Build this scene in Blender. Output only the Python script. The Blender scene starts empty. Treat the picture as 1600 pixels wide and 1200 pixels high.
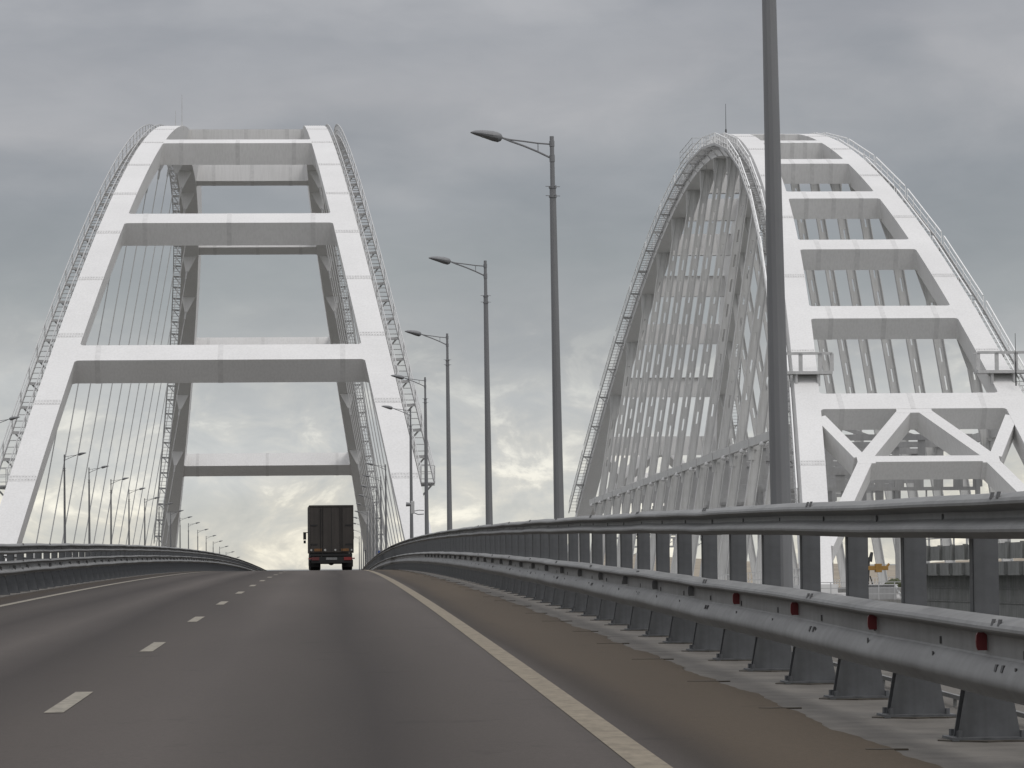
import bpy, math, random
from mathutils import Vector, Matrix
random.seed(7)
SC = bpy.context.scene
COL = SC.collection
R = math.radians

# ------------------------------------------------------------------ mesh helper
class MB:
    def __init__(s): s.v=[]; s.f=[]; s.m=[]; s.sm=[]
    def vert(s,p): s.v.append(tuple(p)); return len(s.v)-1
    def face(s,idx,m=0,smooth=False): s.f.append(tuple(idx)); s.m.append(m); s.sm.append(smooth)
    def hexa(s,c,m=0):
        """8 corners: bottom 0-3 (ccw), top 4-7"""
        b=len(s.v); s.v+= [tuple(p) for p in c]
        for q in ((3,2,1,0),(4,5,6,7),(0,1,5,4),(1,2,6,5),(2,3,7,6),(3,0,4,7)):
            s.face([b+i for i in q],m)
    def box(s,x0,x1,y0,y1,z0,z1,m=0):
        s.hexa([(x0,y0,z0),(x1,y0,z0),(x1,y1,z0),(x0,y1,z0),(x0,y0,z1),(x1,y0,z1),(x1,y1,z1),(x0,y1,z1)],m)
    def bar(s,a,b,w,h,up=(0,0,1),m=0):
        """box from a to b; w across, h along up"""
        a=Vector(a); b=Vector(b); d=(b-a).normalized(); u=Vector(up)
        x=d.cross(u)
        if x.length<1e-4: x=d.cross(Vector((1,0,0)))
        x.normalize(); u=x.cross(d).normalized()
        x*=w/2; u*=h/2
        s.hexa([a-x-u,a+x-u,b+x-u,b-x-u,a-x+u,a+x+u,b+x+u,b-x+u],m)
    def tube(s,pts,rad,n=8,m=0,caps=True):
        if not isinstance(rad,(list,tuple)): rad=[rad]*len(pts)
        pts=[Vector(p) for p in pts]; rings=[]; prev=None
        for i,p in enumerate(pts):
            d=(pts[min(i+1,len(pts)-1)]-pts[max(i-1,0)]).normalized()
            if prev is None:
                x=d.cross(Vector((0,1,0)))
                if x.length<.2: x=d.cross(Vector((1,0,0)))
            else: x=prev-d*prev.dot(d)
            x.normalize(); prev=x; y=d.cross(x)
            rings.append([s.vert(p+x*(rad[i]*math.cos(2*math.pi*k/n))+y*(rad[i]*math.sin(2*math.pi*k/n))) for k in range(n)])
        for a,b in zip(rings,rings[1:]):
            for k in range(n): s.face([a[k],a[(k+1)%n],b[(k+1)%n],b[k]],m,True)
        if caps:
            s.face(rings[0][::-1],m); s.face(rings[-1],m)
    def loft(s,secs,m=0,closed=True,caps=True,smooth=False):
        ids=[[s.vert(p) for p in sec] for sec in secs]; n=len(ids[0])
        for a,b in zip(ids,ids[1:]):
            for k in range(n if closed else n-1): s.face([a[k],a[(k+1)%n],b[(k+1)%n],b[k]],m,smooth)
        if caps and closed:
            s.face(ids[0][::-1],m); s.face(ids[-1],m)
    def prism(s,bot,top,m=0):
        n=len(bot); a=[s.vert(p) for p in bot]; b=[s.vert(p) for p in top]
        s.face(a[::-1],m); s.face(b,m)
        for k in range(n): s.face([a[k],a[(k+1)%n],b[(k+1)%n],b[k]],m)
    def build(s,name,mats,parent=None,bevel=0,normals=True):
        me=bpy.data.meshes.new(name); me.from_pydata(s.v,[],s.f)
        if not isinstance(mats,(list,tuple)): mats=[mats]
        for mm in mats: me.materials.append(mm)
        me.polygons.foreach_set('material_index',s.m)
        me.polygons.foreach_set('use_smooth',s.sm)
        me.update()
        if normals:
            import bmesh
            bm=bmesh.new(); bm.from_mesh(me); bmesh.ops.recalc_face_normals(bm,faces=bm.faces); bm.to_mesh(me); bm.free()
        if any(s.sm): me.set_sharp_from_angle(angle=R(28))
        o=bpy.data.objects.new(name,me); COL.objects.link(o)
        if parent: o.parent=parent
        if bevel:
            b=o.modifiers.new('bevel','BEVEL'); b.width=bevel; b.segments=2; b.limit_method='ANGLE'; b.angle_limit=R(35)
        return o

def tag(o,label=None,cat=None,group=None,kind=None):
    if label: o['label']=label
    if cat: o['category']=cat
    if group: o['group']=group
    if kind: o['kind']=kind
    return o
def empty(name,loc=(0,0,0)):
    o=bpy.data.objects.new(name,None); COL.objects.link(o); o.location=loc; o.empty_display_size=.2
    return o
def copy_tree(o,parent=None):
    c=o.copy(); COL.objects.link(c)
    if parent: c.parent=parent
    for ch in [x for x in COL.objects if x.parent==o]: copy_tree(ch,c)
    return c

# ------------------------------------------------------------------ materials
def mat(name,col,rough=.6,metal=0.,var=.0,scale=3.,var2=None,bump=0.,stretch=(1,1,1),spec=.5,detail=6,streak=0.):
    m=bpy.data.materials.new(name); m.use_nodes=True; nt=m.node_tree; N=nt.nodes; L=nt.links
    p=N['Principled BSDF']; p.inputs['Roughness'].default_value=rough; p.inputs['Metallic'].default_value=metal
    p.inputs['Specular IOR Level'].default_value=spec
    p.inputs['Base Color'].default_value=(*col,1)
    if var or bump or streak:
        tc=N.new('ShaderNodeTexCoord'); mp=N.new('ShaderNodeMapping'); mp.inputs['Scale'].default_value=stretch
        L.new(tc.outputs['Object'],mp.inputs['Vector'])
        n1=N.new('ShaderNodeTexNoise'); n1.inputs['Scale'].default_value=scale; n1.inputs['Detail'].default_value=detail; n1.inputs['Roughness'].default_value=.65
        L.new(mp.outputs['Vector'],n1.inputs['Vector'])
        last=None
        if var:
            r=N.new('ShaderNodeValToRGB')
            c2=var2 or tuple(c*(1-var) for c in col)
            r.color_ramp.elements[0].position=.3; r.color_ramp.elements[0].color=(*c2,1)
            r.color_ramp.elements[1].position=.7; r.color_ramp.elements[1].color=(*col,1)
            L.new(n1.outputs['Fac'],r.inputs['Fac']); last=r.outputs['Color']
        if streak:
            mp2=N.new('ShaderNodeMapping'); mp2.inputs['Scale'].default_value=(3,3,.12)
            L.new(tc.outputs['Object'],mp2.inputs['Vector'])
            n2=N.new('ShaderNodeTexNoise'); n2.inputs['Scale'].default_value=2.2; n2.inputs['Detail'].default_value=5
            L.new(mp2.outputs['Vector'],n2.inputs['Vector'])
            r2=N.new('ShaderNodeValToRGB'); r2.color_ramp.elements[0].position=.35; r2.color_ramp.elements[0].color=(1-streak,1-streak,1-streak*1.05,1)
            r2.color_ramp.elements[1].position=.6; r2.color_ramp.elements[1].color=(1,1,1,1)
            L.new(n2.outputs['Fac'],r2.inputs['Fac'])
            mx=N.new('ShaderNodeMix'); mx.data_type='RGBA'; mx.blend_type='MULTIPLY'; mx.inputs[0].default_value=1
            if last: L.new(last,mx.inputs[6])
            else: mx.inputs[6].default_value=(*col,1)
            L.new(r2.outputs['Color'],mx.inputs[7]); last=mx.outputs[2]
        if last: L.new(last,p.inputs['Base Color'])
        if bump:
            b=N.new('ShaderNodeBump'); b.inputs['Strength'].default_value=bump; b.inputs['Distance'].default_value=.02
            L.new(n1.outputs['Fac'],b.inputs['Height']); L.new(b.outputs['Normal'],p.inputs['Normal'])
    return m
M={}
M['white']=mat('white_steel_paint',(.745,.74,.73),.55,0,.09,.13,streak=.07,detail=3)
M['seam']=mat('bolted_splice_paint',(.68,.675,.665),.6,0,.18,2.5)
M['grey_steel']=mat('grey_steel_paint',(.42,.42,.42),.55,0,.15,.8,streak=.1)
M['gallery']=mat('galvanised_gallery',(.56,.56,.555),.6,.1,.25,1.5)
M['rail_steel']=mat('pale_grey_steel',(.64,.64,.63),.55,0,.12,.5,streak=.12)
M['handrail']=mat('white_handrail',(.85,.85,.84),.4)
M['pole']=mat('grey_lamp_post',(.235,.238,.245),.55,.2,.2,1.2,stretch=(1,1,.3),streak=.12)
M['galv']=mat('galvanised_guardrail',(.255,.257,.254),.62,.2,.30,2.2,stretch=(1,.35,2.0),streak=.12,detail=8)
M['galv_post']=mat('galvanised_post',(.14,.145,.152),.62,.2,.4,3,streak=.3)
M['bolt']=mat('dark_bolt',(.045,.045,.045),.6,.2)
M['red']=mat('red_reflector',(.12,.014,.016),.4)
M['dim']=mat('unlit_reflector',(.11,.11,.11),.5)
M['concrete']=mat('concrete_kerb',(.155,.143,.125),.9,0,.45,2.6,bump=.5,detail=9)
M['dark_joint']=mat('tar_joint',(.062,.052,.04),.95)
M['grout']=mat('dirty_grout',(.085,.076,.064),.95,0,.4,8)
M['deckconc']=mat('concrete_deck',(.30,.295,.28),.85,0,.25,.6,streak=.2)
M['cable']=mat('hanger_cable',(.52,.52,.515),.5,.1)
M['line']=mat('road_paint',(.31,.285,.235),.85,0,.4,9,bump=.1,stretch=(1,.6,1),detail=9,spec=.3)

M['line_dirty']=mat('dusty_road_paint',(.265,.228,.172),.88,0,.4,9,bump=.1,stretch=(1,.6,1),detail=9,spec=.3)

def asphalt():
    m=bpy.data.materials.new('asphalt'); m.use_nodes=True; nt=m.node_tree; N=nt.nodes; L=nt.links
    p=N['Principled BSDF']; p.inputs['Roughness'].default_value=.75; p.inputs['Specular IOR Level'].default_value=.2
    tc=N.new('ShaderNodeTexCoord'); sep=N.new('ShaderNodeSeparateXYZ'); L.new(tc.outputs['Object'],sep.inputs[0])
    # tyre-wear lanes across the width
    mr=N.new('ShaderNodeMapRange'); mr.inputs[1].default_value=-7.5; mr.inputs[2].default_value=3.2; L.new(sep.outputs['X'],mr.inputs[0])
    nz=N.new('ShaderNodeTexNoise'); nz.inputs['Scale'].default_value=.6; nz.inputs['Detail'].default_value=4
    mpz=N.new('ShaderNodeMapping'); mpz.inputs['Scale'].default_value=(1,.08,1); L.new(tc.outputs['Object'],mpz.inputs['Vector']); L.new(mpz.outputs['Vector'],nz.inputs['Vector'])
    ad=N.new('ShaderNodeMath'); ad.operation='MULTIPLY_ADD'; ad.inputs[1].default_value=.05; L.new(nz.outputs['Fac'],ad.inputs[0]); L.new(mr.outputs[0],ad.inputs[2])
    r=N.new('ShaderNodeValToRGB'); el=r.color_ramp.elements
    def P(x): return (x+7.5)/10.7+.025
    asp=(.060,.050,.043); dk=(.034,.027,.023); lt=(.080,.068,.060); br=(.068,.050,.032); br2=(.086,.065,.043)
    stops=[(-7.4,br),(-6.0,dk),(-5.2,asp),(-4.5,dk),(-3.6,lt),(-2.9,dk),(-2.0,asp),(-1.05,lt),(-.35,asp),(.2,dk),(.75,asp),(1.45,lt),(1.78,asp),(1.95,(.036,.027,.019)),(2.3,br),(3.2,br2)]
    el[0].position=P(stops[0][0]); el[0].color=(*stops[0][1],1)
    el[1].position=P(stops[-1][0]); el[1].color=(*stops[-1][1],1)
    for x,c in stops[1:-1]:
        e=el.new(P(x)); e.color=(*c,1)
    L.new(ad.outputs[0],r.inputs['Fac'])
    n2=N.new('ShaderNodeTexNoise'); n2.inputs['Scale'].default_value=30; n2.inputs['Detail'].default_value=7; n2.inputs['Roughness'].default_value=.75; L.new(tc.outputs['Object'],n2.inputs['Vector'])
    n3=N.new('ShaderNodeTexNoise'); n3.inputs['Scale'].default_value=.35; n3.inputs['Detail'].default_value=6; L.new(mpz.outputs['Vector'],n3.inputs['Vector'])
    def mul(fac,lo,hi,prev):
        rr=N.new('ShaderNodeValToRGB'); rr.color_ramp.elements[0].position=.3; rr.color_ramp.elements[0].color=(lo,lo,lo,1)
        rr.color_ramp.elements[1].position=.7; rr.color_ramp.elements[1].color=(hi,hi,hi,1); L.new(fac,rr.inputs['Fac'])
        mx=N.new('ShaderNodeMix'); mx.data_type='RGBA'; mx.blend_type='MULTIPLY'; mx.inputs[0].default_value=1
        L.new(prev,mx.inputs[6]); L.new(rr.outputs['Color'],mx.inputs[7]); return mx.outputs[2]
    c=mul(n2.outputs['Fac'],.78,1.2,r.outputs['Color']); c=mul(n3.outputs['Fac'],.80,1.14,c)
    # oil drips and small patches
    n4=N.new('ShaderNodeTexNoise'); n4.inputs['Scale'].default_value=1.3; n4.inputs['Detail'].default_value=5; n4.inputs['Roughness'].default_value=.7; L.new(tc.outputs['Object'],n4.inputs['Vector'])
    r4=N.new('ShaderNodeValToRGB'); r4.color_ramp.elements[0].position=.28; r4.color_ramp.elements[0].color=(.72,.72,.72,1); r4.color_ramp.elements[1].position=.40; r4.color_ramp.elements[1].color=(1,1,1,1)
    L.new(n4.outputs['Fac'],r4.inputs['Fac']); mx4=N.new('ShaderNodeMix'); mx4.data_type='RGBA'; mx4.blend_type='MULTIPLY'; mx4.inputs[0].default_value=1; L.new(c,mx4.inputs[6]); L.new(r4.outputs['Color'],mx4.inputs[7]); c=mx4.outputs[2]
    L.new(c,p.inputs['Base Color'])
    b=N.new('ShaderNodeBump'); b.inputs['Strength'].default_value=.25; b.inputs['Distance'].default_value=.01
    L.new(n2.outputs['Fac'],b.inputs['Height']); L.new(b.outputs['Normal'],p.inputs['Normal'])
    return m
M['asphalt']=asphalt()

# ------------------------------------------------------------------ camera (eye at the origin, road runs along +Y)
PITCH,ROLL,YAW=.05489,.008985,.055937
cam=bpy.data.cameras.new('camera'); cam.sensor_width=36; cam.lens=5100/1600*36; cam.clip_start=.5; cam.clip_end=60000
co=bpy.data.objects.new('camera',cam); COL.objects.link(co)
fw=Vector((math.sin(YAW)*math.cos(PITCH),math.cos(YAW)*math.cos(PITCH),math.sin(PITCH)))
r0=Vector((math.cos(YAW),-math.sin(YAW),0)); u0=r0.cross(fw)
rx=r0*math.cos(ROLL)-u0*math.sin(ROLL); ux=r0*math.sin(ROLL)+u0*math.cos(ROLL)
co.matrix_world=Matrix(((rx.x,ux.x,-fw.x,0),(rx.y,ux.y,-fw.y,0),(rx.z,ux.z,-fw.z,0),(0,0,0,1)))
SC.camera=co

# ------------------------------------------------------------------ road
def ez(y):
    if y<260: return -1.32+.0133*y-4.2e-5*y*y
    d=min(y,700)-260; v=-1.32+.0133*260-4.2e-5*67600-.00854*d-1.94e-5*d*d
    return v+(max(y,700)-700)*(-.00854-3.88e-5*440)
YS=[-15,-5,0,5]+list(range(10,200,6))+list(range(200,640,12))+[680,740,820,900]
def strip(mb,x0,x1,dz=0,y0=-15,y1=900,m=0,thick=None):
    ys=[y0]+[y for y in YS if y0<y<y1]+[y1]
    if thick is None:
        a=[(mb.vert((x0,y,ez(y)+dz)),mb.vert((x1,y,ez(y)+dz))) for y in ys]
        for p,q in zip(a,a[1:]): mb.face([p[0],p[1],q[1],q[0]],m)
    else:
        mb.loft([[(x0,y,ez(y)+dz-thick),(x1,y,ez(y)+dz-thick),(x1,y,ez(y)+dz),(x0,y,ez(y)+dz)] for y in ys],m)
mb=MB(); strip(mb,-7.55,5.4,-.012,thick=1.6); tag(mb.build('bridge_deck',M['deckconc']),kind='structure')
mb=MB(); strip(mb,-22.0,-9.0,-.012,thick=1.6); tag(mb.build('opposite_bridge_deck',M['deckconc']),kind='structure')
# wavy inner edge between the worn shoulder and the concrete strip
mb=MB(); ys=[-15+.1*i for i in range(700)]+[55+.5*i for i in range(260)]+[185+8*i for i in range(90)]
def wav(y): return 3.21+.03*math.sin(y*.83)+.02*math.sin(y*2.3+1)+.012*math.sin(y*5.1)+.006*math.sin(y*13.3+2)
a=[(mb.vert((-6.75,y,ez(y))),mb.vert((wav(y),y,ez(y)))) for y in ys]
for p,q in zip(a,a[1:]): mb.face([p[0],p[1],q[1],q[0]])
tag(mb.build('road',M['asphalt']),kind='structure')
mb=MB(); strip(mb,-20.6,-9.6,0); tag(mb.build('opposite_road',M['asphalt']),kind='structure')
mb=MB(); a=[(mb.vert((wav(y)+.004,y,ez(y)-.006)),mb.vert((5.4,y,ez(y)-.006))) for y in ys]
for p,q in zip(a,a[1:]): mb.face([p[0],p[1],q[1],q[0]])
tag(mb.build('concrete_kerb_strip',M['concrete']),kind='structure')
mb=MB(); strip(mb,-7.45,-6.75,.02,thick=.06); tag(mb.build('median_kerb',M['concrete']),kind='structure')
mb=MB()
strip(mb,1.62,1.82,.004,m=1); strip(mb,-5.98,-5.82,.004)
z0=24.9-11.62*2-1.5
for k in range(60):
    y=z0+11.62*k
    if y>-5: strip(mb,-2.04,-1.90,.004,y,y+2.95)
tag(mb.build('road_marking',[M['line'],M['line_dirty']]),kind='structure')
mb=MB()
for k in range(36):
    y=9.4+4.5*k+random.uniform(-.5,.5); w=wav(y)
    xa=w-.20+random.uniform(-.1,.1); xb=w+.13+random.uniform(-.08,.06); n=9
    top=[];bo=[]
    for j in range(n):
        xx=xa+(xb-xa)*j/(n-1); yy=y+random.uniform(-.02,.02); hw_=.026*math.sin(math.pi*(j+.4)/n)+.004+random.uniform(0,.012)
        top.append((xx,yy+hw_)); bo.append((xx,yy-hw_))
    pts=bo+top[::-1]
    mb.prism([(p,q,ez(q)-.008) for p,q in pts],[(p,q,ez(q)+.004) for p,q in pts])
tag(mb.build('kerb_joint',M['dark_joint']),kind='structure')

# ------------------------------------------------------------------ guardrails
def guardrail(x,rail_x,name,label,lower,upper,sp,ystart,yend,sgn,group,reflect=()):
    """x post line, rail_x rail back plane, sgn -1: rail bulges toward -x"""
    root=empty(name,(x,0,0)); tag(root,label,'guardrail',group)
    def profile(lo,hi,depth,two):
        H=hi-lo
        if two: pr=[(0.05,1),(.5,.97),(.88,.925),(.99,.885),(1,.85),(.93,.825),(.52,.79),(.38,.765),(.32,.72),(.31,.62),(.31,.515),(.36,.49),(.46,.475),(.70,.40),(.92,.30),(1,.245),(1,.19),(.94,.155),(.62,.07),(.5,.02),(.45,0)]
        else: pr=[(0.05,1),(.5,.96),(.9,.87),(1,.80),(.99,.74),(.88,.70),(.35,.64),(.17,.60),(.12,.54),(.12,.46),(.2,.42),(.75,.33),(.95,.27),(1,.21),(.98,.15),(.85,.11),(.45,.04),(.3,0.0)]
        out=[(d*depth,lo+h*H) for d,h in pr]
        return out+[(d-.012,h) for d,h in out[::-1]]
    def rail(lo,hi,depth,nm,two=True,xoff=0):
        mb=MB(); pr=profile(lo,hi,depth,two); ys=[-4]+[2*i for i in range(0,110)]+[225+10*i for i in range(40)]
        ys=[y for y in ys if y<=yend+10]
        wob=lambda y:.005*math.sin(y*.61+x)+.004*math.sin(y*1.7)
        mb.loft([[(rail_x-x+xoff+sgn*(d+wob(y)*.5),y,ez(y)+h+wob(y)) for d,h in pr] for y in ys],smooth=True)
        # overlapped splices with slotted bolts
        y=3.6
        while y<min(yend,80):
            for h in ((.95,.40) if two else (.95,.24)):
                for dy in (0,.17):
                    zz=lo+(hi-lo)*h; xs=rail_x-x+sgn*(depth*(.85 if h>.9 else .75)+.002); zg=ez(y)+zz
                    mb.hexa([(xs,y+dy,zg-.018),(xs+sgn*.012,y+dy,zg-.018),(xs+sgn*.012,y+dy+.05,zg-.018),(xs,y+dy+.05,zg-.018),
                             (xs-sgn*.02,y+dy+.05,zg+.018),(xs-sgn*.008,y+dy+.05,zg+.018),(xs-sgn*.008,y+dy+.1,zg+.018),(xs-sgn*.02,y+dy+.1,zg+.018)],1)
            y+=6.9
        o=mb.build(nm,[M['galv'],M['bolt']],root); return o
    rail(*lower,.125,'lower_rail'); rail(*upper,.12,'upper_rail',False)
    # posts
    me=MB()
    hw=.075
    topz=upper[1]-.03
    x0=(rail_x-x)
    me.box(-hw,hw,-.06,-.048,0.02,topz); me.box(-hw,hw,.048,.06,0.02,topz); me.box(sgn*hw-.005,sgn*hw+.005,-.048,.048,.02,topz)
    # spacers to the rails
    for lo,hi in (lower,upper):
        c=(lo+hi)/2; a,b=sorted((sgn*hw,x0-sgn*.005)); me.box(a,b,-.05,.05,c-.07,c+.07)
    # flared base plates
    for yy in (-.075,.062):
        me.prism([(-.19,yy,.02),(.19,yy,.02),(.14,yy,.3),(.09,yy,.44),(-.09,yy,.44),(-.14,yy,.3)],[(-.19,yy+.013,.02),(.19,yy+.013,.02),(.14,yy+.013,.3),(.09,yy+.013,.44),(-.09,yy+.013,.44),(-.14,yy+.013,.3)])
    me.box(-.24,.24,-.17,.17,0,.02)
    ro=random.Random(5); pad=[((.31+ro.uniform(-.03,.04))*math.cos(a),(.24+ro.uniform(-.03,.04))*math.sin(a)) for a in [2*math.pi*i/18 for i in range(18)]]
    me.prism([(p,q,-.004) for p,q in pad],[(p,q,.006) for p,q in pad],2)
    for bx in (-.19,.19):
        for by in (-.12,.12): me.tube([(bx,by,.02),(bx,by,.06)],.018,6)
    for c,dep in ((lower[0]+.60*(lower[1]-lower[0]),.041),(lower[0]+.40*(lower[1]-lower[0]),.087),(upper[0]+.50*(upper[1]-upper[0]),.017)):
        xx=x0+sgn*dep; me.box(min(xx,xx+sgn*.006),max(xx,xx+sgn*.006),-.018,.018,c-.022,c+.022,1)
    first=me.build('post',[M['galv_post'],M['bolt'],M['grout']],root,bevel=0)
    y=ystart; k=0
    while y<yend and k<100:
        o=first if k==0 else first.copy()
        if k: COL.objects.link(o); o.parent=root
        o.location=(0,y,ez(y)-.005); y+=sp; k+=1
    if y<yend:   # the posts beyond the crest, too many to tell apart
        q=MB()
        while y<yend: q.box(-hw,hw,y-.06,y+.06,ez(y),ez(y)+topz); y+=sp
        q.build('far_post',M['galv_post'],root)['kind']='stuff'
    # reflectors
    for i,(y,h,m_) in enumerate(reflect):
        q=MB(); xx=rail_x-x+sgn*.045
        def ring(yy): return [(xx+sgn*dx,yy,ez(y)+h+dz) for dx,dz in ((0,-.05),(.052,-.05),(.06,-.03),(.062,.0),(.06,.035),(.05,.05),(0,.05))]
        q.prism(ring(y-.012),ring(y+.012))
        q.build('reflector',m_,root)
    return root
refl=[]
for k in range(30):
    y=18.1+3.68*k
    refl.append((y,.635,M['red'] if k<4 else M['dim']))
guardrail(3.93,3.70,'guardrail','double rail steel guardrail on concrete strip right of the road',(.33,.78),(1.205,1.46),2.38,7.6,520,-1,'guardrails along the bridge roads',refl)
guardrail(-7.05,-6.88,'guardrail','lower steel guardrail between the two carriageways, left of the dashed line',(.44,.745),(.88,1.11),2.3,45,520,1,'guardrails along the bridge roads',[(50+3.0*k,.59,M['dim']) for k in range(45)])
guardrail(-21.3,-21.05,'guardrail','distant guardrail on the far left edge behind the median guardrail',(.32,.7),(1.0,1.2),5,60,400,1,'guardrails along the bridge roads')

mb=MB(); mb.loft([[(4.40,y,ez(y)+.05),(4.43,y,ez(y)+.05),(4.43,y,ez(y)+.08),(4.40,y,ez(y)+.08)] for y in [5+3*i for i in range(70)]])
for y in range(5,210,3): mb.box(4.405,4.425,y,y+.04,ez(y)-.01,ez(y)+.06)
tag(mb.build('cable_duct',M['galv']),'thin bright metal duct lying along the kerb behind the right guardrail posts','cable duct')

# ------------------------------------------------------------------ street lamps
def make_lamp():
    root=empty('street_lamp')
    mb=MB()
    H=9.75
    mb.tube([(0,0,0),(0,0,2.0),(0,0,5),(0,0,H-1.12)],[.115,.108,.088,.068],12)
    mb.tube([(0,0,H-1.12),(0,0,H)],[.052,.045],10)
    for z in (H-1.30,H-1.10): mb.tube([(0,0,z-.02),(0,0,z+.02)],.085,10)
    for z in (H-1.28,H-1.08):
        for a in range(4):
            c,s_=math.cos(a*math.pi/2+.4),math.sin(a*math.pi/2+.4); mb.tube([(c*.05,s_*.05,z),(c*.17,s_*.17,z)],.008,5)
    mb.tube([(0,0,0),(0,0,.05)],.24,12); mb.box(-.14,-.085,-.1,.1,.6,1.2)
    mb.build('pole',M['pole'],root)
    mb=MB()
    top=[(-.02,0,H-.17),(-.3,0,H-.145),(-.6,0,H-.10),(-.9,0,H-.06),(-1.02,0,H-.03)]
    mb.tube(top,.017,6)
    low=[(-.02,0,H-.47),(-.3,0,H-.33),(-.6,0,H-.2),(-.9,0,H-.09),(-1.1,0,H-.0)]
    mb.tube(low,.021,6); mb.tube([(-.3,0,H-.145),(-.3,0,H-.33)],.01,5)
    mb.tube([(0,0,H-.55),(0,0,H-.40)],.058,10); mb.tube([(0,0,H-.22),(0,0,H-.10)],.056,10)
    mb.build('arm',M['pole'],root)
    mb=MB(); secs=[]
    for u,w,t,b in ((0,.03,.03,.03),(.03,.08,.07,.085),(.1,.13,.09,.125),(.22,.15,.105,.115),(.42,.14,.09,.07),(.58,.10,.06,.04),(.68,.03,.015,.012)):
        x=-1.06-u; z=H-.005+u*.16
        secs.append([(x,w*math.cos(a),z+(t if math.sin(a)>0 else b)*math.sin(a)) for a in [2*math.pi*i/14 for i in range(14)]])
    mb.loft(secs,smooth=True)
    hd=mb.build('lamp_head',M['pole'],root)
    mb=MB(); mb.prism([(-1.16,-.07,H-.075),(-1.5,-.07,H-.0),(-1.5,.07,H-.0),(-1.16,.07,H-.075)],[(-1.16,-.07,H-.0),(-1.5,-.07,H+.04),(-1.5,.07,H+.04),(-1.16,.07,H-.0)])
    mb.build('lens',M['lens'],hd)
    return root
M['lens']=mat('frosted_lens',(.35,.36,.37),.25)
proto=make_lamp()
right=[34.6,69.4,100.1,133.5,165.2,196.1]+[287,315,343,372,403,432,459,486,520,555]
rl=['tall grey street lamp nearest on the right, its top cut off by the picture',
 'tallest whole grey street lamp, in clear sky between the two white bridges',
 'grey street lamp next left of the tallest whole lamp in the right row',
 'grey street lamp in clear sky closest to the white arch leg, not touching it',
 'grey street lamp with a small camera on its pole before the arch leg',
 'short-looking grey street lamp overlapping the white right arch leg, left of the camera pole']
ordn=['first','second','third','fourth','fifth','sixth','seventh','eighth','ninth','tenth','eleventh','twelfth','thirteenth','fourteenth']
G='street lamps along the bridge roads'
for i,y in enumerate(right):
    o=proto if i==0 else copy_tree(proto)
    o.location=(4.81 if i==0 else 4.88,y,ez(y)-.02)
    o.rotation_euler=(0,R([-.55,-.55,-.4,-.3,-.25,-.2][i]) if i<6 else 0,random.uniform(-.03,.03))
    tag(o,rl[i] if i<6 else f'distant grey street lamp right of the truck, {ordn[i-6]} beyond the white arch leg',
        'street lamp',G)
LEFTS=[205,260.5,287,315,343,372,403,432,459,486,520,555,588,622,660,700]
ll={0:'grey lamp head at the far left picture edge beside the gallery',1:'largest grey street lamp among the thin hangers, nearest the white left arch leg',
 2:'grey street lamp behind the hangers, camera box low on its pole',3:'grey street lamp behind the hangers with a small floodlight low on its pole',
 4:'grey street lamp behind the hangers, second left of the far dark arch leg',5:'grey street lamp just left of the far dark arch leg, head against its ladder'}
for i,y in enumerate(LEFTS):
    o=copy_tree(proto); o.location=(-21.0,y,ez(y)+(.25 if y>400 else -.1)); o.rotation_euler=(0,R(.25) if i<3 else 0,math.pi)
    if y>480: lab=f'far grey lamp in low bright sky, {ordn[i-9]} to the right of the dark leg'
    elif i>=6: lab=f'grey street lamp around the far dark arch leg, {ordn[i-6]} of three there'
    else: lab=ll[i]
    tag(o,lab,'street lamp',G)
# cameras on poles
def cctv(name,loc,flip,label):
    root=empty(name,loc); tag(root,label,'camera')
    s=-1 if not flip else 1
    mb=MB(); mb.tube([(s*.05,0,0),(s*.35,0,-.02),(s*.62,0,.1)],.025,6); mb.tube([(s*.05,0,.18),(s*.3,0,.2),(s*.6,0,.14)],.02,6); mb.build('bracket',M['pole'],root)
    mb=MB(); mb.box(s*.62-.09,s*.62+.09,-.09,.09,.02,.66); mb.build('housing',M['gallery'],root,bevel=.02)
    mb=MB(); mb.tube([(s*.66,0,.48),(s*.95,0,.5)],[.08,.11],10); mb.build('lens_hood',M['pole'],root)
cctv('surveillance_camera',(4.78,165.2,1.9+ez(165)+.9),False,'small grey camera box on bracket low on the lamp pole before the arch leg')
cctv('surveillance_camera',(-20.95,287,ez(287)+1.9),True,'dark camera box low on a lamp pole behind the thin hangers')
root=empty('floodlight',(-20.95,315,ez(315)+2.0)); tag(root,'small pale floodlight low on a lamp pole behind the thin hangers','floodlight')
mb=MB(); mb.tube([(.05,0,0),(.5,0,.05)],.03,6); mb.tube([(.5,0,.05),(.5,0,.3)],.03,6); mb.build('bracket',M['pole'],root)
mb=MB(); mb.loft([[(.35,-.2,.15),(.35,.2,.15),(.35,.2,.45),(.35,-.2,.45)],[(.75,-.28,.05),(.75,.28,.05),(.75,.28,.5),(.75,-.28,.5)]]); mb.build('lamp_box',M['gallery'],root,bevel=.02)

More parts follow.
